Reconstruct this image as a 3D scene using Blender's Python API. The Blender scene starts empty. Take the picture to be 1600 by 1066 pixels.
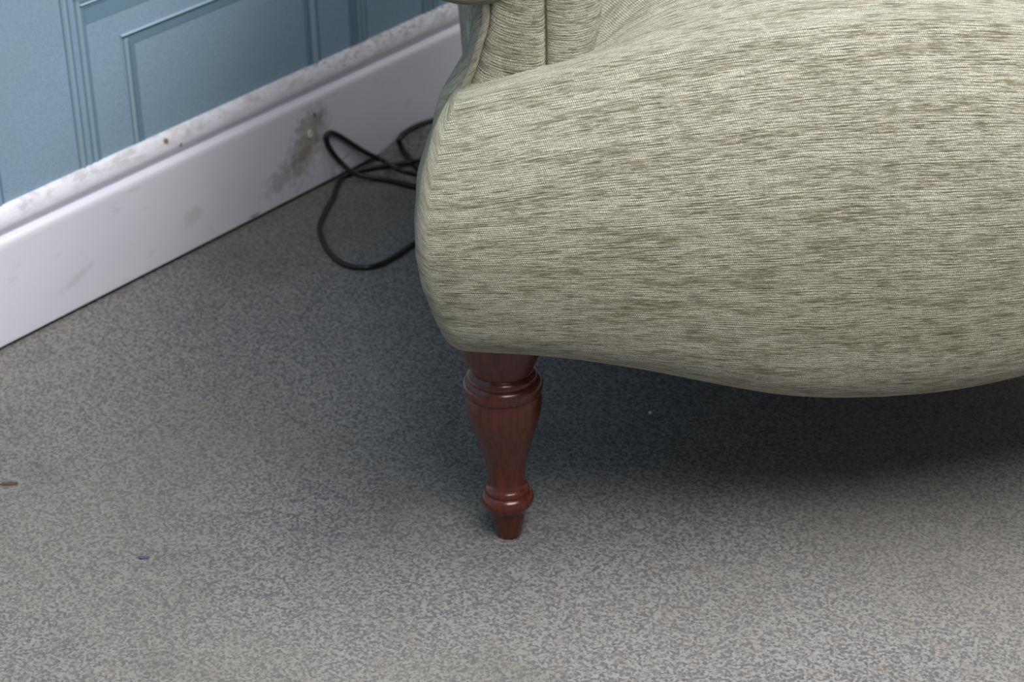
import bpy, bmesh, math, random
from mathutils import Vector, Matrix, noise as mnoise
random.seed(7)
SC = bpy.context.scene
COL = SC.collection

# ------------------------------------------------------------------ camera
CAM = Vector((1.48172, 0.0, 0.956168))
# rows: world axes written in image axes (x right, y down, z forward)
R = Matrix(((0.79924629, 0.2637808, -0.5400232),
            (0.60048106, -0.38794654, 0.69922814),
            (-0.02505717, -0.88312919, -0.46846021)))
cx = R @ Vector((1, 0, 0)); cy = R @ Vector((0, -1, 0)); cz = R @ Vector((0, 0, -1))
cd = bpy.data.cameras.new('camera'); cam = bpy.data.objects.new('camera', cd); COL.objects.link(cam)
cam.matrix_world = Matrix(((cx.x, cy.x, cz.x, CAM.x), (cx.y, cy.y, cz.y, CAM.y), (cx.z, cy.z, cz.z, CAM.z), (0, 0, 0, 1)))
cd.sensor_fit = 'HORIZONTAL'; cd.sensor_width = 22.3; cd.lens = 3440 / 1600 * 22.3
cd.clip_start = 0.02
cd.dof.use_dof = True; cd.dof.focus_distance = 1.58; cd.dof.aperture_fstop = 7.1
SC.camera = cam

# ------------------------------------------------------------------ world, lamps, exposure
SC.view_settings.view_transform = 'Standard'; SC.view_settings.look = 'None'
SC.view_settings.gamma = 1.0; SC.view_settings.use_curve_mapping = False
SC.view_settings.exposure = 0.0
wd = bpy.data.worlds.new('World'); SC.world = wd; wd.use_nodes = True
bg = wd.node_tree.nodes['Background']
bg.inputs[0].default_value = (0.96, 0.97, 1.0, 1); bg.inputs[1].default_value = 0.22

def area(name, loc, target, sx, sy, power, col):
    l = bpy.data.lights.new(name, 'AREA'); l.shape = 'RECTANGLE'; l.size = sx; l.size_y = sy
    l.energy = power; l.color = col
    o = bpy.data.objects.new(name, l); COL.objects.link(o); o.location = loc
    d = Vector(target) - Vector(loc)
    o.rotation_euler = d.to_track_quat('-Z', 'Y').to_euler()
    return o
area('ceiling_lamp', (1.7, 1.9, 2.7), (0.9, 1.5, 0), 1.6, 1.1, 84, (1.0, 0.985, 0.97))
area('ceiling_lamp', (2.1, 0.35, 2.7), (0.9, 1.0, 0), 1.7, 1.2, 80, (1.0, 0.985, 0.97))

# ------------------------------------------------------------------ node helpers
class NT:
    def __init__(s, name):
        s.m = bpy.data.materials.new(name); s.m.use_nodes = True
        s.t = s.m.node_tree; s.b = s.t.nodes['Principled BSDF']
        s.out = s.t.nodes['Material Output']
    def n(s, typ, **k):
        x = s.t.nodes.new(typ)
        for a, v in k.items(): setattr(x, a, v)
        return x
    def put(s, sock, v):
        if isinstance(v, bpy.types.NodeSocket): s.t.links.new(v, sock)
        elif v is not None:
            if hasattr(sock.default_value, '__len__') and not hasattr(v, '__len__'): v = (v,) * len(sock.default_value)
            if hasattr(v, '__len__') and len(v) == 3 and len(sock.default_value) == 4: v = (*v, 1)
            sock.default_value = v
    def math(s, op, a, b=None, c=None, clamp=False):
        x = s.n('ShaderNodeMath', operation=op, use_clamp=clamp)
        s.put(x.inputs[0], a)
        if b is not None: s.put(x.inputs[1], b)
        if c is not None: s.put(x.inputs[2], c)
        return x.outputs[0]
    def coord(s, w='Object'): return s.n('ShaderNodeTexCoord').outputs[w]
    def map(s, v, scale=(1, 1, 1), loc=(0, 0, 0), rot=(0, 0, 0)):
        x = s.n('ShaderNodeMapping'); s.put(x.inputs[0], v)
        x.inputs[1].default_value = loc; x.inputs[2].default_value = rot; x.inputs[3].default_value = scale
        return x.outputs[0]
    def noise(s, v, scale=1, detail=2, rough=.5, dist=0, out=0):
        x = s.n('ShaderNodeTexNoise'); s.put(x.inputs['Vector'], v)
        x.inputs['Scale'].default_value = scale; x.inputs['Detail'].default_value = detail
        x.inputs['Roughness'].default_value = rough; x.inputs['Distortion'].default_value = dist
        return x.outputs[out]
    def mix(s, f, a, b, blend='MIX'):
        x = s.n('ShaderNodeMix', data_type='RGBA', blend_type=blend)
        s.put(x.inputs[0], f); s.put(x.inputs[6], a); s.put(x.inputs[7], b)
        return x.outputs[2]
    def step(s, v, a, b, lo=0., hi=1.):
        x = s.n('ShaderNodeMapRange', interpolation_type='SMOOTHSTEP'); s.put(x.inputs[0], v)
        x.inputs[1].default_value = a; x.inputs[2].default_value = b
        x.inputs[3].default_value = lo; x.inputs[4].default_value = hi
        return x.outputs[0]
    def sep(s, v):
        x = s.n('ShaderNodeSeparateXYZ'); s.put(x.inputs[0], v); return x.outputs
    def bump(s, h, dist=.001, strength=1., nrm=None):
        x = s.n('ShaderNodeBump'); s.put(x.inputs['Height'], h)
        x.inputs['Distance'].default_value = dist; x.inputs['Strength'].default_value = strength
        if nrm is not None: s.put(x.inputs['Normal'], nrm)
        return x.outputs[0]
    def fin(s, col, rough=.6, spec=.3, nrm=None):
        s.put(s.b.inputs['Base Color'], col); s.put(s.b.inputs['Roughness'], rough)
        s.b.inputs['Specular IOR Level'].default_value = spec
        if nrm is not None: s.put(s.b.inputs['Normal'], nrm)
        return s.m

def srgb(r, g, b):
    f = lambda c: (c / 255 / 12.92) if c / 255 <= .04045 else ((c / 255 + .055) / 1.055) ** 2.4
    return (f(r), f(g), f(b))

# ------------------------------------------------------------------ materials
def mat_fabric():
    t = NT('chenille')
    uv = t.n('ShaderNodeUVMap', uv_map='UVMap').outputs[0]
    # slight wander of the threads
    w = t.math('MULTIPLY', t.math('SUBTRACT', t.noise(t.map(uv, (9, 30, 1)), 1, 2), .5), .006)
    cmb = t.n('ShaderNodeCombineXYZ'); sp = t.sep(uv)
    t.put(cmb.inputs[0], sp[0]); t.put(cmb.inputs[1], t.math('ADD', sp[1], w))
    q = cmb.outputs[0]
    big = t.noise(t.map(q, (13, 100, 1)), 1, 2, .5)
    slub = t.noise(t.map(q, (58, 720, 1)), 1, 4, .72)
    slub2 = t.noise(t.map(q, (80, 1000, 1), (3, 7, 0)), 1, 3, .65)
    v = t.math('ADD', slub, t.math('MULTIPLY', t.math('SUBTRACT', big, .5), .30))
    dark = t.step(v, .49, .62)
    dark2 = t.step(slub2, .52, .64)
    fine = t.noise(t.map(q, (520, 1300, 1)), 1, 2, .7)
    sp2 = t.sep(q)
    light = srgb(205, 204, 187); mid = srgb(159, 157, 135); olive = srgb(103, 99, 70); deep = srgb(66, 62, 46)
    # stitches: rows 2 mm apart, each row beaded, neighbouring rows offset
    vr = t.math('DIVIDE', sp2[1], .0020)
    uu = t.math('ADD', t.math('DIVIDE', sp2[0], .0015), t.math('MULTIPLY', t.math('FLOOR', vr), .37))
    bead = t.math('MULTIPLY', t.math('ABSOLUTE', t.math('SINE', t.math('MULTIPLY', uu, math.pi))), t.math('ABSOLUTE', t.math('SINE', t.math('MULTIPLY', vr, math.pi))))
    bead = t.math('ADD', bead, t.math('MULTIPLY', t.math('SUBTRACT', fine, .5), 2.2))
    c = t.mix(t.step(bead, .12, .75), mid, light)
    c = t.mix(t.math('MULTIPLY', t.step(bead, .22, -.15), .25), c, deep)
    c = t.mix(t.math('MULTIPLY', t.step(big, .4, .7), .3), c, mid)
    c = t.mix(t.math('MULTIPLY', dark, .82), c, olive)
    c = t.mix(t.math('MULTIPLY', dark2, .55), c, olive)
    thin = t.noise(t.map(q, (45, 1300, 1), (9, 2, 0)), 1, 2, .6)
    c = t.mix(t.math('MULTIPLY', t.step(thin, .52, .66), .66), c, deep)
    lt = t.noise(t.map(q, (30, 900, 1), (2, 5, 0)), 1, 2, .6)
    c = t.mix(t.math('MULTIPLY', t.step(lt, .56, .70), .5), c, srgb(214, 212, 196))
    hue = t.noise(t.map(q, (30, 260, 1), (1, 9, 0)), 1, 2)
    c = t.mix(t.math('MULTIPLY', t.step(hue, .60, .75), .30), c, srgb(132, 108, 82))
    h = t.math('ADD', t.math('MULTIPLY', bead, .8), t.math('MULTIPLY', fine, .4))
    h = t.math('SUBTRACT', h, t.math('MULTIPLY', dark, .35))
    h = t.math('SUBTRACT', h, t.math('MULTIPLY', t.step(thin, .54, .68), .6))
    nrm = t.bump(h, .0009, .8)
    t.b.inputs['Sheen Weight'].default_value = .22; t.b.inputs['Sheen Roughness'].default_value = .45
    t.b.inputs['Sheen Tint'].default_value = (.95, .95, .9, 1)
    return t.fin(c, .85, .12, nrm)

def mat_wood():
    t = NT('mahogany')
    o = t.coord()
    g = t.noise(t.map(o, (260, 260, 9)), 1, 4, .6, .3)
    g2 = t.noise(t.map(o, (60, 60, 3), (2, 1, 4)), 1, 2)
    c = t.mix(t.step(g, .35, .7), srgb(92, 38, 22), srgb(70, 27, 17))
    c = t.mix(t.math('MULTIPLY', t.step(g2, .4, .7), .45), c, srgb(70, 28, 18))
    t.b.inputs['Coat Weight'].default_value = .3; t.b.inputs['Coat Roughness'].default_value = .12
    return t.fin(c, .27, .5, t.bump(g, .0002, .2))

def mat_carpet():
    t = NT('carpet')
    o = t.coord()
    a = t.noise(o, 330, 3, .6)
    vo = t.n('ShaderNodeTexVoronoi'); t.put(vo.inputs['Vector'], t.map(o, (1, 1, .3))); vo.inputs['Scale'].default_value = 480
    b = t.sep(vo.outputs['Color'])[0]
    big = t.noise(o, 5.5, 3, .6)
    warm = t.noise(t.map(o, (1, 1, 1), (3.3, 8.1, 0)), 2.6, 2, .5)
    v = t.math('ADD', t.math('MULTIPLY', a, .72), t.math('MULTIPLY', b, .28))
    c = t.mix(t.step(v, .34, .66), srgb(91, 91, 96), srgb(143, 141, 138))
    tint = t.noise(t.map(o, (1, 1, 1), (7, 1, 3)), 60, 3, .6)
    c = t.mix(t.math('MULTIPLY', t.step(tint, .5, .7), .25), c, srgb(126, 114, 102))
    c = t.mix(t.math('MULTIPLY', t.step(warm, .4, .62), .35), c, srgb(118, 115, 106))
    c = t.mix(t.math('MULTIPLY', t.step(big, .52, .72), .28), c, srgb(84, 82, 80))
    # tread stains
    for (x, y, rr, k) in ((1.075, .352, .05, .5), (.62, .68, .09, .18), (.72, .36, .03, .45)):
        s = t.sep(t.map(o, (1 / rr, 1 / rr, 1), (-x / rr, -y / rr, 0)))
        d = t.math('ADD', t.math('POWER', s[0], 2), t.math('POWER', s[1], 2))
        d = t.math('ADD', d, t.math('MULTIPLY', t.math('SUBTRACT', t.noise(o, 40, 3), .5), 2.2))
        c = t.mix(t.step(d, 1.1, .0, 0, k), c, srgb(72, 68, 60))
    h = t.math('ADD', a, t.math('MULTIPLY', b, .6))
    return t.fin(c, .95, .05, t.bump(h, .002, .5))

def mat_wallpaper():
    t = NT('blue_wallpaper')
    o = t.coord()
    g = t.noise(o, 700, 3, .65); m = t.noise(o, 12, 3, .55)
    c = t.mix(t.step(g, .35, .65), srgb(122, 148, 168), srgb(137, 162, 181))
    c = t.mix(t.math('MULTIPLY', t.step(m, .4, .65), .4), c, srgb(126, 156, 172))
    sc = t.noise(t.map(o, (1, 40, 90), (0, 2, 0), (.5, 0, 0)), 1, 1)
    c = t.mix(t.step(sc, .80, .84, 0, .5), c, srgb(200, 215, 220))
    return t.fin(c, .62, .3, t.bump(g, .0004, .5))

def mat_paperprint(name, col):
    t = NT(name)
    o = t.coord(); g = t.noise(o, 700, 3, .65)
    c = t.mix(t.math('MULTIPLY', t.step(g, .35, .65), .5), col, tuple(min(1, x * 1.14) for x in col))
    return t.fin(c, .62, .3, t.bump(g, .0004, .5))

def mat_gloss_white():
    t = NT('white_gloss_paint')
    o = t.coord(); s = t.sep(o)
    wob = t.noise(o, 9, 3, .6)
    base = t.mix(t.step(t.noise(o, 4, 2), .4, .6), srgb(226, 226, 234), srgb(219, 219, 230))
    # scuffs low down
    sc = t.noise(t.map(o, (30, 26, 60), (0, 1, 2), (.7, 0, 0)), 1, 4, .6)
    c = t.mix(t.step(sc, .60, .72, 0, .16), base, srgb(165, 155, 140))
    # dust and chips on the upper moulding
    top = t.step(s[2], .1155, .128)
    d1 = t.noise(t.map(o, (60, 60, 130)), 1, 6, .75)
    c = t.mix(t.math('MULTIPLY', top, t.step(d1, .42, .64, 0, .42)), c, srgb(140, 130, 122))
    d2 = t.noise(t.map(o, (130, 120, 260), (4, 0, 1)), 1, 5, .7)
    yr = t.step(s[1], 1.50, 1.62)
    c = t.mix(t.math('MULTIPLY', t.math('MULTIPLY', top, yr), t.step(d2, .52, .62, 0, .6)), c, srgb(110, 100, 98))
    def blob(c, y, z, ry, rz, col, k, rough=1.0, rot=0.0, nsc=90):
        dy = t.math('SUBTRACT', s[1], y); dz = t.math('SUBTRACT', s[2], z)
        ca, sa = math.cos(rot), math.sin(rot)
        a = t.math('ADD', t.math('MULTIPLY', dy, ca / ry), t.math('MULTIPLY', dz, sa / ry))
        b = t.math('ADD', t.math('MULTIPLY', dy, -sa / rz), t.math('MULTIPLY', dz, ca / rz))
        d = t.math('SQRT', t.math('ADD', t.math('POWER', a, 2), t.math('POWER', b, 2)))
        d = t.math('ADD', d, t.math('MULTIPLY', t.math('SUBTRACT', t.noise(o, nsc, 3, .6), .5), rough))
        return t.mix(t.step(d, 1.15, .3, 0, k), c, col)
    br = srgb(120, 108, 78); gr = srgb(112, 104, 104)
    c = blob(c, 1.572, .053, .050, .027, br, .36, 3.0, .8, 120)
    c = blob(c, 1.582, .068, .036, .026, br, .40, 2.2, .75, 150)
    c = blob(c, 1.532, .034, .036, .014, gr, .36, 2.0, .45)
    c = blob(c, 1.564, .043, .020, .013, br, .42, 2.4, .6)
    c = blob(c, 1.596, .080, .011, .006, br, .55, 1.2, .6)
    c = blob(c, 1.5895, .0850, .0035, .0038, srgb(80, 72, 84), .85, .5)
    c = blob(c, 1.570, .0845, .004, .004, gr, .5, .8)
    c = blob(c, 1.5905, .058, .005, .006, br, .5, .9)
    c = blob(c, 1.380, .1275, .0042, .0035, srgb(120, 84, 70), .95, .4)
    c = blob(c, 1.397, .118, .003, .0022, srgb(130, 98, 84), .9, .6)
    c = blob(c, 1.24, .035, .03, .006, br, .16, 1.6, .3)
    c = blob(c, 1.40, .04, .02, .01, br, .18, 1.6, .3)
    # grime where the skirting meets the carpet
    c = t.mix(t.step(t.math('ADD', s[2], t.math('MULTIPLY', wob, .006)), .011, .004, 0, .35), c, srgb(120, 108, 92))
    # scuffed nick low on the skirting and a faint bluish vertical streak
    c = blob(c, 1.600, .022, .0016, .034, srgb(120, 122, 150), .30, .5)
    c = blob(c, 1.486, .0075, .011, .0018, srgb(96, 88, 78), .7, 1.0)
    c = blob(c, 1.630, .020, .020, .0018, srgb(120, 110, 105), .5, 1.2, .25)
    return t.fin(c, .34, .45, t.bump(t.noise(o, 55, 2), .0006, .25))

def mat_plain(name, col, rough=.5, spec=.4, nscale=200, amt=.12):
    t = NT(name); o = t.coord(); g = t.noise(o, nscale, 2)
    c = t.mix(t.step(g, .3, .7, 0, 1), col, tuple(x * (1 - amt) for x in col))
    return t.fin(c, rough, spec)

M_fab = mat_fabric(); M_wood = mat_wood(); M_carpet = mat_carpet(); M_paper = mat_wallpaper()
M_gloss = mat_gloss_white()
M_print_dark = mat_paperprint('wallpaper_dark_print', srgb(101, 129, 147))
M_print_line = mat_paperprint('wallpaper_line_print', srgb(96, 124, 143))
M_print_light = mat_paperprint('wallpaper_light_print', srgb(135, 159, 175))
M_cable = mat_plain('black_rubber', srgb(26, 27, 30), .32, .5)
M_lining = mat_plain('black_lining', srgb(38, 38, 40), .9, .1)
M_edge = mat_plain('carpet_edge', srgb(84, 84, 88), .95, .05, 500, .4)
M_filler = mat_plain('filler', srgb(214, 208, 190), .6, .3)

# ------------------------------------------------------------------ mesh helpers
def mesh_obj(name, verts, faces, mat, parent=None, uvs=None, smooth=True, kind=None):
    me = bpy.data.meshes.new(name); me.from_pydata([tuple(v) for v in verts], [], faces)
    if uvs is not None:
        ul = me.uv_layers.new(name='UVMap')
        for lp in me.loops: ul.data[lp.index].uv = uvs[lp.vertex_index]
    for p in me.polygons: p.use_smooth = smooth
    me.materials.append(mat); me.update()
    o = bpy.data.objects.new(name, me); COL.objects.link(o)
    if parent: o.parent = parent
    if kind: o['kind'] = kind
    return o
def grid(rows, closed=False):
    """rows: list of equally long lists; quads between successive rows"""
    n = len(rows[0]); V = [p for r in rows for p in r]; F = []
    for i in range(len(rows) - 1):
        for j in range(n - 1 if not closed else n):
            k = (j + 1) % n
            F.append((i * n + j, i * n + k, (i + 1) * n + k, (i + 1) * n + j))
    return V, F
def box(a, b):
    (x0, y0, z0), (x1, y1, z1) = a, b
    V = [(x0, y0, z0), (x1, y0, z0), (x1, y1, z0), (x0, y1, z0), (x0, y0, z1), (x1, y0, z1), (x1, y1, z1), (x0, y1, z1)]
    F = [(0, 3, 2, 1), (4, 5, 6, 7), (0, 1, 5, 4), (1, 2, 6, 5), (2, 3, 7, 6), (3, 0, 4, 7)]
    return V, F
def catmull(P, n=10):
    P = [Vector(p) for p in P]; P = [2 * P[0] - P[1]] + P + [2 * P[-1] - P[-2]]; out = []
    for i in range(1, len(P) - 2):
        a, b, c, d = P[i - 1], P[i], P[i + 1], P[i + 2]
        for k in range(n):
            t = k / n
            out.append(.5 * ((2 * b) + (c - a) * t + (2 * a - 5 * b + 4 * c - d) * t * t + (3 * b - a - 3 * c + d) * t ** 3))
    out.append(P[-2]); return out
def tube(path, r, seg=10):
    rows = []; prev = None
    for i, p in enumerate(path):
        d = (path[min(i + 1, len(path) - 1)] - path[max(i - 1, 0)]).normalized()
        if prev is None: prev = d.orthogonal().normalized()
        prev = (prev - d * prev.dot(d)).normalized(); b = d.cross(prev)
        rows.append([p + prev * r * math.cos(2 * math.pi * k / seg) + b * r * math.sin(2 * math.pi * k / seg) for k in range(seg)])
    V, F = grid(rows, True); n = len(rows)
    F.append(tuple(range(seg))[::-1]); F.append(tuple((n - 1) * seg + k for k in range(seg)))
    uv = []
    s = 0
    for i in range(n):
        if i: s += (path[i] - path[i - 1]).length
        for k in range(seg): uv.append((k / seg * 6.283 * r, s))
    return V, F, uv
def smooth01(x, a, b):
    t = max(0., min(1., (x - a) / (b - a))); return t * t * (3 - 2 * t)
def interp(tab, x):
    """smooth table lookup"""
    if x <= tab[0][0]: return tab[0][1]
    if x >= tab[-1][0]: return tab[-1][1]
    for i in range(len(tab) - 1):
        if x <= tab[i + 1][0]:
            x0, y0 = tab[i]; x1, y1 = tab[i + 1]; h = x1 - x0; t = (x - x0) / h
            m0 = (y1 - tab[i - 1][1]) / (x1 - tab[i - 1][0]) if i else (y1 - y0) / h
            m1 = (tab[i + 2][1] - y0) / (tab[i + 2][0] - x0) if i + 2 < len(tab) else (y1 - y0) / h
            return ((2 * t**3 - 3 * t**2 + 1) * y0 + (t**3 - 2 * t**2 + t) * h * m0 + (-2 * t**3 + 3 * t**2) * y1 + (t**3 - t**2) * h * m1)

# ------------------------------------------------------------------ the room: carpet, wall, skirting
WX = -.012      # face of the wallpaper
N = 60
xs = [WX - .02 + (4.2 - WX) * i / N for i in range(N + 1)]; ys = [-1.4 + 5.4 * i / N for i in range(N + 1)]
V, F = grid([[(x, y, 0) for x in xs] for y in ys])
F = [f[::-1] for f in F]
floor = mesh_obj('floor', V, F, M_carpet, kind='structure', smooth=False)
floor.data.flip_normals() if floor.data.polygons[0].normal.z < 0 else None

V, F = box((WX - .12, -1.4, -.02), (WX, 4.0, 2.7))
wall = mesh_obj('wall_left', V, F, M_paper, kind='structure', smooth=False)

# panelled relief of the wallpaper: mouldings as raised strips, each its own piece
def vstrip(name, y0, y1, z0, z1, h, mat, h2=None):
    """vertical bead on the wall, round in section"""
    n = 5; rows = []
    for z in (z0, z1):
        rows.append([(WX + max(0, h * math.sin(math.pi * k / n)) if h2 is None else WX + h + (h2 - h) * k / n, y0 + (y1 - y0) * k / n, z) for k in range(n + 1)])
    if h2 is not None:
        for r in rows: r.insert(0, (WX - .0005, y0, r[0][2])); r.append((WX - .0005, y1, r[-1][2]))
    V, F = grid(rows)
    o = mesh_obj(name, V, F, mat, wall, smooth=False); return o
def hstrip(name, y0, y1, z0, z1, h, mat, h2=None, m0=0, m1=0):
    """horizontal strip; m0,m1 mitre the ends (extra y at the lower edge)"""
    n = 5; rows = []
    for e, m in ((y0, m0), (y1, m1)):
        r = []
        for k in range(n + 1):
            f = k / n; hh = h * math.sin(math.pi * f) if h2 is None else h + (h2 - h) * f
            r.append((WX + max(0, hh), e + m * (1 - f), z0 + (z1 - z0) * f))
        if h2 is not None: r.insert(0, (WX - .0005, e + m, z0)); r.append((WX - .0005, e, z1))
        rows.append(r)
    V, F = grid(rows)
    return mesh_obj(name, V, F[::-1], mat, wall, smooth=False)
DY, DZ = .0117, -.0067
P = .515
for k in range(-2, 4):
    b = k * P + DY
    zt = 1.0                                   # mouldings carry on up the wall
    top = .3205 + DZ; zb = .10
    # outer moulding, left side of the panel
    ol, orr = 1.2615 + b, 1.6835 + b
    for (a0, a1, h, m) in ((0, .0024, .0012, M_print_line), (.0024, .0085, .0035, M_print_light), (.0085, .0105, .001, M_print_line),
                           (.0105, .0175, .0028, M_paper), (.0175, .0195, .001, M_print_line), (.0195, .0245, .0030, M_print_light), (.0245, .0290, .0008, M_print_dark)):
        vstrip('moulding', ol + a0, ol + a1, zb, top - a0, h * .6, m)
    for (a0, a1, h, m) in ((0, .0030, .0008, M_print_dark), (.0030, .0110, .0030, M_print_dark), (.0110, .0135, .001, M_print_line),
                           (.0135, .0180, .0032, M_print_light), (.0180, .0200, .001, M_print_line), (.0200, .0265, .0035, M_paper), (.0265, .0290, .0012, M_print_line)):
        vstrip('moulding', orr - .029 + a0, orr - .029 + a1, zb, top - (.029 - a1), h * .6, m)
    # outer moulding, top rail and the band printed below it
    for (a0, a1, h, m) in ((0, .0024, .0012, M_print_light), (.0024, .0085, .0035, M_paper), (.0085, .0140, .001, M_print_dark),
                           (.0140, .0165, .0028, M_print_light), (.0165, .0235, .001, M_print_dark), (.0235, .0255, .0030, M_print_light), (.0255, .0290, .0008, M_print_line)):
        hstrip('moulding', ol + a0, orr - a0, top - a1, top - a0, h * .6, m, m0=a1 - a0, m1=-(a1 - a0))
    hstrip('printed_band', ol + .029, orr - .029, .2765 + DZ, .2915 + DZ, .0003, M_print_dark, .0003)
    # inner frame: bright edge, dark face
    il, ir = 1.3305 + b, 1.6115 + b; it = .2535 + DZ
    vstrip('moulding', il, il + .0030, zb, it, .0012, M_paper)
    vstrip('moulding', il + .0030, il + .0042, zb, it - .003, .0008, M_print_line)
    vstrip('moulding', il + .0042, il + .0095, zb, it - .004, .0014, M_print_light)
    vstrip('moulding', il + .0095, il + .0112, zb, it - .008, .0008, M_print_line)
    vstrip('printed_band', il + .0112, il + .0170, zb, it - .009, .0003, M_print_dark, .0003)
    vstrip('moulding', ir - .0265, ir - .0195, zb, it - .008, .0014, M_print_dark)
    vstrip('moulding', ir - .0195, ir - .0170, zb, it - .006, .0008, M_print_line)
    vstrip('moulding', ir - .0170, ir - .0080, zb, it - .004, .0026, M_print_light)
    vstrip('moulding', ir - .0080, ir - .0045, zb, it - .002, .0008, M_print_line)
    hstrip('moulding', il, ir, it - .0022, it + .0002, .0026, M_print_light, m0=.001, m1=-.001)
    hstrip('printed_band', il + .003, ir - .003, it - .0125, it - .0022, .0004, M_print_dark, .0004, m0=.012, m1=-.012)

# skirting board: profile swept along the wall
prof = [(WX, .1345), (-.0105, .1345), (-.0078, .1325), (-.0055, .1290), (-.0036, .1245), (-.0026, .1200), (-.0028, .1165),
        (-.0042, .1135), (-.0068, .1112), (-.0085, .1092), (-.0078, .1072), (-.0050, .1062), (-.0022, .1056), (-.0008, .1040), (0, .1018), (0, .0975),
        (0, .06), (0, .012), (-.0004, .0050), (-.002, .0038), (WX, .0038)]
ys = [-1.4 + 5.4 * i / 150 for i in range(151)]
rows = [[(x + .0004 * mnoise.noise(Vector((y * 4, z * 20, 0))), y, z + .0006 * mnoise.noise(Vector((y * 2.5, 3, 0)))) for (x, z) in prof] for y in ys]
V, F = grid(rows)
sk = mesh_obj('baseboard_left', V, F, M_gloss, kind='structure')
mod = sk.modifiers.new('n', 'WEIGHTED_NORMAL') if False else None
for p in sk.data.polygons: p.use_smooth = True
sk.data.set_sharp_from_angle(angle=math.radians(38))
# low ridge in carpet material, added along the skirting behind the chair
rows = []
for i in range(25):
    y = 1.655 + .016 * i; h = .017 * smooth01(y, 1.665, 1.73) * (1 + .15 * mnoise.noise(Vector((y * 30, 0, 0)))) + .0006
    rows.append([(x, y, max(0.0002, h * k + .0008 * mnoise.noise(Vector((y * 90, x * 90, 1))))) for (x, k) in ((.0012, .0), (.0014, .8), (.0022, 1.), (.0035, .92), (.006, .55), (.009, .2), (.013, .01))])
V, F = grid(rows)
mesh_obj('added_carpet_ridge', V, F, M_carpet, floor)
# filled screw hole in the skirting
rows = []
for (r, x) in ((.0042, -.0002), (.0038, .0012), (.0026, .0014), (.0018, .0006), (.0001, .0005)):
    rows.append([(x, 1.5805 + r * math.cos(a * math.pi / 6), .0664 + r * 1.15 * math.sin(a * math.pi / 6)) for a in range(12)])
V, F = grid(rows, True)
mesh_obj('screw_plug', V, F, M_filler, sk)

# ------------------------------------------------------------------ chair
FOOT = Vector((0.5741108, 1.16432036, 0)); YAW = math.radians(39.9177)
UX = Vector((math.cos(YAW), math.sin(YAW), 0)); VX = Vector((-UX.y, UX.x, 0))
UC, VC = .28, .30
chair = bpy.data.objects.new('armchair', None); COL.objects.link(chair)
chair.location = FOOT + UX * UC + VX * VC; chair.rotation_euler = (0, 0, YAW)
chair['label'] = 'pale sage green chenille upholstered armchair with turned mahogany legs, standing on grey carpet'
chair['category'] = 'armchair'
def L(u, v, z): return (u - UC, v - VC, z)      # front-left-leg frame -> chair frame

# --- seat body ------------------------------------------------------
A = .3435; VF, VB = -.078, .67
def plan(a, vf, vb, r, bow):
    """right half is mirrored; returns list of (u-UC, v, e) from back centre over the left side to front centre and on"""
    half = []
    nB, nS, nC, nF = 6, 16, 10, 46
    rb = min(.06, a * .8)
    for i in range(nB): half.append((-(a - rb) * i / nB, vb, 1.2))
    for i in range(6):
        q = math.pi / 2 * i / 6; half.append((-(a - rb) - rb * math.sin(q), vb - rb + rb * math.cos(q), 1.))
    y0, y1 = vb - rb, vf + r
    for i in range(nS): half.append((-a, y0 + (y1 - y0) * i / nS, abs(y0 + (y1 - y0) * i / nS - y1) + r * 1.2))
    for i in range(nC):
        q = math.pi / 2 * i / nC; half.append((-(a - r) - r * math.cos(q), vf + r - r * math.sin(q), r * (math.pi / 2 - q)))
    for i in range(nF + 1): half.append((-(a - r) * (1 - i / nF), vf, 0.))
    out = half + [(-u, v, e) for (u, v, e) in half[-2::-1]]
    res = []
    for (u, v, e) in out:
        k = 1 - min(1, abs(u) / A) ** 2
        w = 1 - smooth01(v, vf, vf + .15)
        res.append((u * (1 - .135 * smooth01(v, -.01, .14)), v - bow * k * w + .016 * (abs(u) / A) ** 10 * w, e))
    return res
def zb_of(u, v):
    d = abs(u)
    z = .0055 + interp(((0, .1345), (.04, .1360), (.08, .1410), (.13, .1530), (.18, .1660), (.23, .1765), (.27, .1815), (.34, .184)), d)
    return z + (.180 - z) * smooth01(v, 0, .12)
def dome(u, v):
    r = min(1, abs(u) / A)
    z = .354 + .066 * (1 - r ** 1.8) + .012 * smooth01(v, -.02, .15) * (1 - r ** 3)
    return z - .030 * smooth01(v, .0, .11) * math.exp(-max(0, A - .150 - abs(u)) / .035) * (1 - smooth01(abs(u), A - .115, A - .075))
front_in = ((0, .036), (.04, .020), (.10, .009), (.20, .003), (.38, 0), (.55, .004), (.70, .017), (.82, .034), (.92, .056), (1, .082))
side_in = ((0, .036), (.04, .026), (.1, .0195), (.18, .0145), (.26, .0100), (.36, .0050), (.46, .0020), (.57, .001), (.76, .005), (.86, .011), (.95, .019), (1, .027))
ts = [i / 70 for i in range(71)]
rows = []; uvr = []
def clampz(u, v, f):
    return f
zc = .28
for inset, zz in ((.22, .006), (.10, .006), (.03, .003)):      # underside
    pl = plan(A - .026 - inset, VF + .046 + inset, VB - .01 - inset, max(.012, .03 - inset), .012)
    rows.append([L(u + UC, v, zb_of(u, v) + zz) for (u, v, e) in pl]); uvr.append([(u, -.3 - inset) for (u, v, e) in pl])
arc = {0: 0}; s = 0
for i in range(1, len(ts)):
    dv = interp(front_in, ts[i]) - interp(front_in, ts[i - 1]); dz = .285 * (ts[i] - ts[i - 1])
    s += math.hypot(dv, dz); arc[i] = s
tot = s
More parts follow.
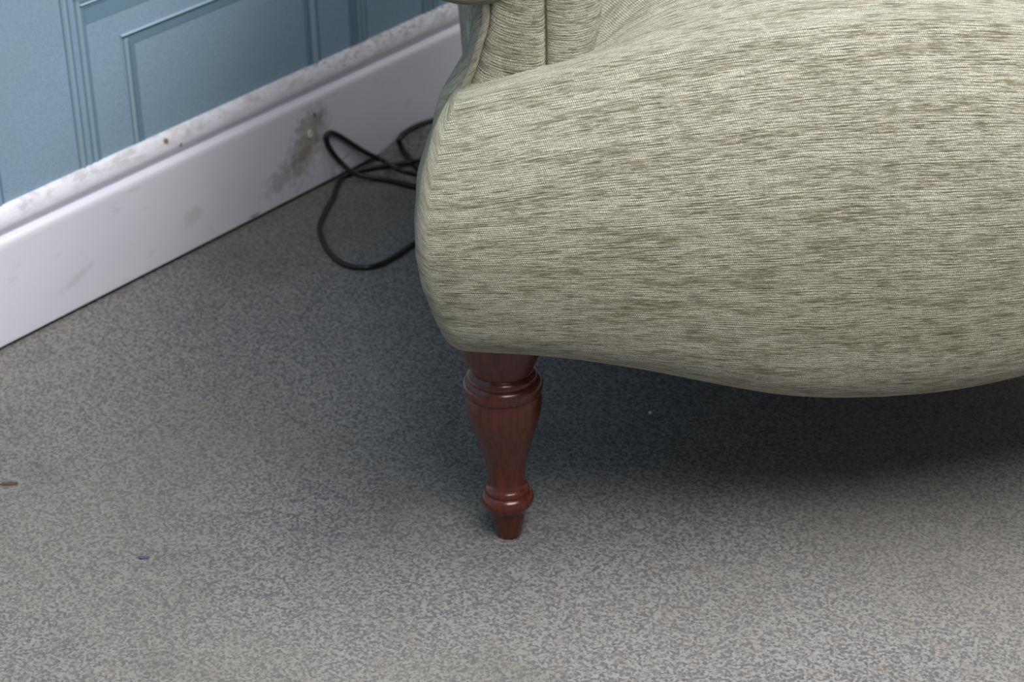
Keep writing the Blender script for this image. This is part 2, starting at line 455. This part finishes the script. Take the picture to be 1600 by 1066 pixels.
for i, t in enumerate(ts):
    fi, si = interp(front_in, t), interp(side_in, t)
    pl = plan(A - si, VF + fi, VB - si * .6, .0095 - .002 * t * t, .012)
    row = []; ur = []
    for (u, v, e) in pl:
        zb, zt = zb_of(u, v), dome(u, -.0) - .006 * (1 - t)
        z = zb + (zt - zb) * t
        # tight cover: shallow pull marks round the corner
        if 0 < e < .2:
            pk = .0003 * math.sin((z + e * 1.6) * 260) * smooth01(e, 0, .02) * (1 - smooth01(e, .05, .12)) * smooth01(t, .1, .3) * (1 - smooth01(t, .8, 1))
            u2 = u * (1 + pk / A)
        else: u2 = u
        row.append(L(u2 + UC, v, z))
        z_ = z - .8 * (zt - .424) * t * t - .45 * (zb - .135) * (1 - t) ** 2
        extra = .6 * (arc[i] - .285 * t)
        kk = .5 + 1.9 * smooth01(t, .2, .9)
        ur.append((u - (e if u < 0 else -e), z_ + extra - kk * min(e, .12)))
    rows.append(row); uvr.append(ur)
rim_v = VF + interp(front_in, 1.)
K = 26
Vrim = None
for k in range(1, K + 1):
    s = (k / K) ** 1.25
    pl = plan((A - .027) * (1 - .97 * s), VF + .082 + s * .30, (VB - .024) - s * .34, max(.003, .0075 * (1 - s)), .012 * (1 - s))
    row = []; ur = []
    for (u, v, e) in pl:
        z = dome(u, v)
        row.append(L(u + UC, v, z))
        d = max(0., abs(u + 0) - 0.0)
        r_ = min(1, abs(u) / A); rv = rim_v - .012 * (1 - r_ ** 2) + .016 * r_ ** 10
        near = A - .11 - abs(u)                # distance from the inner face of the arm
        pull = .05 * math.exp(-max(near, -.02) / .055) * smooth01(v, -.01, .12)
        ur.append((u, .2 * dome(u, 0) + .8 * .424 + .6 * (tot - .285) + .62 * (v - rv) + .3 * (z - dome(u, 0)) + pull))
    rows.append(row); uvr.append(ur)
V, F = grid(rows); UVs = [p for r in uvr for p in r]
seat = mesh_obj('seat', V, [f[::-1] for f in F], M_fab, chair, UVs)
seat['label'] = 'sprung upholstered seat with rounded front and serpentine lower edge'
# black lining under the seat
pl = plan(A - .05, VF + .075, VB - .04, .02, 0)
vv = [L(u + UC, v, .188) for (u, v, e) in pl]
c = L(UC, .3, .188)
Vb = vv + [c]; Fb = [(i, i + 1, len(vv)) for i in range(len(vv) - 1)]
mesh_obj('lining', Vb, Fb, M_lining, chair)

# --- arms -----------------------------------------------------------
def panel_left(z): return interp(((.30, -.036), (.345, -.0290), (.3665, -.0215), (.381, -.0150), (.4005, -.0090), (.415, -.0045), (.434, -.0030), (.455, -.0040), (.47, -.012)), z)
def outer_left(z): return interp(((.20, -.058), (.28, -.052), (.335, -.0435), (.352, -.0345), (.370, -.0235), (.385, -.0170), (.400, -.0145), (.43, -.0125), (.5, -.012)), z)
SEAM = .0393
def inner_right(z): return interp(((.30, .070), (.376, .0785), (.397, .0830), (.417, .0845), (.45, .086), (.55, .080), (.60, .070)), z)
VA = .030          # plane of the arm facing
VEND = .60
def mir(p, side): # mirror about chair centre plane for the right arm
    return p if side > 0 else (-p[0], p[1], p[2])
def flipf(F, side, base=1):
    return F if side * base > 0 else [f[::-1] for f in F]
zs = [.22 + .02 * i for i in range(4)] + [.30 + .008 * i for i in range(29)] + [.53, .536, .5395]
for side in (1, -1):
    g = (lambda p: mir(p, side))
    # inner pad: from the seam, round, back along the seat
    rows = []; ur = []
    for z in zs:
        ri = inner_right(z)
        if z > .4865: ri = min(ri, -.012 + .090 * math.sqrt(max(0, 1 - ((z - .4865) / .098) ** 2)) - .004)
        ri = max(ri, SEAM + .004)
        row = []; uu = []; a = 0; pp = None
        pts = []
        w = ri - SEAM
        pts.append((SEAM - .002, VA + .012)); pts.append((SEAM + .0005, VA + .004))
        for i in range(13):
            q = math.pi / 2 * i / 12
            pts.append((SEAM + .001 + (w - .001) * math.sin(q), VA + .003 + .054 * (1 - math.cos(q))))
        for i in range(1, 12): pts.append((ri - .004 * i / 11, VA + .057 + (VEND - VA - .057) * i / 11))
        pts.append((-.01, VEND))
        for (u, v) in pts:
            if pp: a += math.hypot(u - pp[0], v - pp[1])
            pp = (u, v); row.append(g(L(u, v, z))); uu.append((a + .7, z - .10 * math.exp(-a / .03) * .12))
        rows.append(row); ur.append(uu)
    V, F = grid(rows)
    mesh_obj('inner_arm', V, flipf(F, side, -1), M_fab, chair, [q for r in ur for q in r])
    # facing panel between the welt and the seam, slightly crowned, its top fanning out into the scroll
    rows = []; ur = []
    zp = [.30 + .006 * i for i in range(27)]
    for z in zp:
        l = panel_left(z) if z < .455 else panel_left(.455)
        row = []; uu = []
        for i in range(15):
            f = i / 14; u = l + (SEAM - l) * f
            v = VA - .006 * math.sin(math.pi * f) ** .55 + .010 * (1 - smooth01(f, 0, .12)) + .008 * smooth01(f, .90, 1)
            row.append(g(L(u, v, z)))
            uu.append((u + .2, z - .012 * (1 - f) ** 2.2 + .9))
        rows.append(row); ur.append(uu)
    V, F = grid(rows)
    mesh_obj('arm_facing', V, flipf(F, side, -1), M_fab, chair, [q for r in ur for q in r])
    # outside of the arm, curving forward to the welt
    rows = []; ur = []
    for z in [.20, .24, .27] + [.29 + .008 * i for i in range(24)]:
        l = panel_left(min(z, .45)); o = outer_left(z)
        pts = [(l + .001, VA + .008), (l - .001, VA + .005)]
        w = (l - .001) - o
        for i in range(1, 9):
            q = math.pi / 2 * i / 8
            pts.append((l - .001 - w * math.sin(q), VA + .005 + .032 * (1 - math.cos(q))))
        for i in range(1, 15):
            v = VA + .037 + (VEND - VA - .037) * (i / 14) ** 1.5; pts.append((o + .050 * smooth01(v, VA + .037, .26) + .02 * smooth01(v, .2, .6), v))
        row = []; uu = []; a = 0; pp = None
        for (u, v) in pts:
            if pp: a += math.hypot(u - pp[0], v - pp[1])
            pp = (u, v); row.append(g(L(u, v, z))); uu.append((a + 1.3, z + .3 + .9 * min(a, .05)))
        rows.append(row); ur.append(uu)
    V, F = grid(rows)
    mesh_obj('outer_arm', V, flipf(F, side, 1), M_fab, chair, [q for r in ur for q in r])
    # scroll roll of the arm above
    cu, cz0 = -.012, .4865
    def roll_pt(an, sc=1.):
        ax = .062 if math.cos(an) < 0 else .090
        return (cu + ax * sc * math.cos(an), cz0 + (.0575 if math.sin(an) < 0 else .098) * sc * math.sin(an))
    rows = []; ur = []
    vs = [(VA - .004, .35), (VA - .009, .7), (VA - .008, .86), (VA - .003, .95), (VA + .005, .99), (VA + .015, 1.)] + [(VA + .015 + (VEND - VA - .01) * i / 12, 1.) for i in range(1, 13)]
    for (v, sc) in vs:
        row = []; uu = []
        for k in range(49):
            an = 2 * math.pi * k / 48; u, z = roll_pt(an, sc)
            row.append(g(L(u, v, z))); uu.append((2 + v, an * .08 * max(sc, .4)))
        rows.append(row); ur.append(uu)
    V, F = grid(rows)
    V2 = V + [g(L(cu, VA - .002, cz0 + .015))]; ur.append([(2 + VA, 0)])
    F2 = F + [(len(V), k + 1, k) for k in range(48)]
    mesh_obj('arm_roll', V2, flipf(F2, side, 1), M_fab, chair, [q for r in ur for q in r])
    # piping down the left edge of the facing, and at the seam
    pa = [Vector(g(L(panel_left(z) - .0008 + (0 if z < .45 else (z - .45) * .1), VA + .0005, z))) for z in [.325 + .01 * i for i in range(15)]]
    V, F, uv = tube(catmull(pa, 4), .0030, 10)
    mesh_obj('piping', V, F, M_fab, chair, [(q[1] * .8 + q[0] + 4, q[0] * 1.6 - q[1] * .9) for q in uv])

# --- back (above the frame of the photo) ------------------------------
rows = []; ur = []
for i in range(20):
    f = i / 19; z = .22 + .66 * f
    hw = (.262 + .01 * math.sin(f * 3)) * (1 if f < .8 else math.sqrt(max(.02, 1 - ((f - .8) / .21) ** 2)) * .35 + .65)
    vf = .50 + .06 * f; th = .115 - .03 * f
    if f > .93: th *= .5 + .5 * (1 - f) / .07; vf += .02 * (f - .93) / .07
    row = []; uu = []
    for k in range(49):
        an = 2 * math.pi * k / 48
        c_, s_ = math.cos(an), math.sin(an)
        u = hw * math.copysign(abs(c_) ** .35, c_); v = vf + th / 2 + th / 2 * math.copysign(abs(s_) ** .5, s_)
        row.append(L(UC + u, v, z)); uu.append((u + 5, z))
    rows.append(row); ur.append(uu)
V, F = grid(rows)
V.append(L(UC, .60, .885)); ur.append([(5, .9)])
nn = 19 * 49
F += [(nn + k, nn + k + 1, len(V) - 1) for k in range(48)]
mesh_obj('backrest', V, F, M_fab, chair, [q for r in ur for q in r])

# --- legs: turned profile (height, radius) in millimetres
legp = [(0, 8.8), (.4, 9.6), (1.5, 10.1), (12, 12.2), (21, 13.8), (25, 14.3), (26.2, 15.2), (28, 18.0), (31, 20.3), (34.5, 21.0), (38, 20.2), (40.0, 18.6), (40.8, 17.2),
        (42.2, 17.4), (44.0, 17.6), (46.0, 16.4), (47.4, 14.6), (52, 14.3), (60, 14.9), (72, 17.0), (84, 20.3), (96, 24.0), (106, 27.0), (114, 29.0), (121, 29.8), (126, 29.6),
        (129, 28.6), (130.2, 28.4), (131.2, 29.4), (134, 30.7), (137.5, 31.2), (140.5, 30.4), (142.6, 28.6), (143.4, 27.2), (145.0, 27.6), (147.5, 27.2), (149.0, 25.2),
        (150.2, 24.2), (154, 25.0), (160, 27.8), (167, 31.0), (174, 33.2), (182, 34.2), (193, 34.2)]
dense = []
for i in range(len(legp) - 1):
    n = max(1, int((legp[i + 1][0] - legp[i][0]) / 4))
    for k in range(n): dense.append((legp[i][0] + (legp[i + 1][0] - legp[i][0]) * k / n,))
dense = [(d[0], interp(legp, d[0])) for d in dense] + [legp[-1]]
SEG = 48
rows = [[(r * .001 * math.cos(2 * math.pi * k / SEG), r * .001 * math.sin(2 * math.pi * k / SEG), z * .001) for k in range(SEG)] for (z, r) in dense]
V, F = grid(rows, True); F.append(tuple(range(SEG))[::-1]); F.append(tuple((len(rows) - 1) * SEG + k for k in range(SEG)))
leg0 = mesh_obj('leg', V, F, M_wood, chair)
leg0.data.set_sharp_from_angle(angle=math.radians(50))
for i, (u, v) in enumerate(((0, 0), (.56, 0), (.03, .58), (.53, .58))):
    lg = leg0 if i == 0 else leg0.copy()
    if i: COL.objects.link(lg); lg.parent = chair
    lg.location = L(u, v, 0)
    if u < .2 and v < .1: lg.rotation_euler = (0, math.radians(-.6), 0)

# ------------------------------------------------------------------ black cable behind the chair
F_ = 3440.
def ray(px, py): return R @ Vector((px - 800, py - 533, F_))
def onz(px, py, z=.0030):
    d = ray(px, py); return CAM + d * ((z - CAM.z) / d.z)
def onx(px, py, x=.0032):
    d = ray(px, py); return CAM + d * ((x - CAM.x) / d.x)
rc = .0029
pts = []
def hid(u, v, z=.0030): return FOOT + UX * u + VX * v + Vector((0, 0, z))
# strand C: from behind the chair, up against the skirting, back down to the carpet
pts += [hid(.25, .50), onz(800, 180), onz(740, 178), onx(700, 183, .010), onx(675, 189), onx(652, 196.6), onx(632, 208), onx(624, 218, .006), onz(626, 228, .006), onz(633, 238, .004), onz(643, 250, .003)]
pts += [onz(665, 275), onz(695, 297), onz(722, 292), onz(700, 279, .004), onz(672, 276, .008)]
# strand A
pts += [onz(647, 272, .012), onz(622, 265, .016), onx(599, 252, .010), onx(569, 237, .005), onx(541, 219), onx(525, 209.5), onx(516, 207.5), onx(510, 213), onx(511, 223), onx(518, 236), onx(530.6, 252, .006),
        onz(549.6, 268.7, .012), onz(566, 275, .007), onz(601.5, 281), onz(646, 291.5)]
pts += [onz(690, 302), onz(718, 325), onz(712, 345), onz(680, 364)]
# strand B
pts += [onz(646, 381), onz(621.8, 398), onz(594, 413), onz(568.6, 418), onz(538, 413), onz(515.4, 395), onz(502, 370), onz(500, 352), onz(508, 332), onz(521, 308), onz(527, 292), onz(534, 278, .0035),
        onz(549, 270.5, .0035), onz(573.7, 264, .0035), onz(601.5, 259.5, .0035), onz(632, 255, .0045), onz(655, 250, .006)]
pts += [onz(690, 243), onz(740, 240), onz(800, 250)]
V, F, uv = tube(catmull(pts, 9), rc, 10)
cb = mesh_obj('power_cable', V, F, M_cable)
cb['label'] = 'thin black power cable lying in loops against the white skirting behind the armchair'
cb['category'] = 'cable'

# ------------------------------------------------------------------ small litter on the carpet
def crumb(name, px, py, sx, sy, sz, mat, label, cat, rot=0.):
    me = bpy.data.meshes.new(name); bm = bmesh.new(); bmesh.ops.create_icosphere(bm, subdivisions=2, radius=1)
    for v in bm.verts:
        k = 1 + .28 * mnoise.noise(v.co * 1.7 + Vector((px, py, 0)))
        v.co = Vector((v.co.x * sx * k, v.co.y * sy * k, v.co.z * sz * k))
    bm.to_mesh(me); bm.free(); me.materials.append(mat)
    for p in me.polygons: p.use_smooth = True
    o = bpy.data.objects.new(name, me); COL.objects.link(o)
    q = onz(px, py, sz * .7); o.location = q; o.rotation_euler = (0, 0, rot)
    o['label'] = label; o['category'] = cat
crumb('crumb', 1016, 645, .0017, .0014, .0012, mat_plain('pale_crumb', srgb(235, 230, 220), .7, .3), 'tiny pale crumb lying on the shaded carpet under the armchair front', 'crumb')
crumb('lint', 225, 871, .0045, .0022, .0010, mat_plain('blue_lint', srgb(88, 91, 108), .9, .1), 'short blue grey scrap of lint on the open carpet at lower left', 'lint', YAW)
crumb('dried_leaf_scrap', 14, 756, .0085, .0026, .0009, mat_plain('brown_scrap', srgb(92, 78, 62), .9, .1), 'small brown scrap on the carpet at the left edge of the photo', 'scrap', YAW)
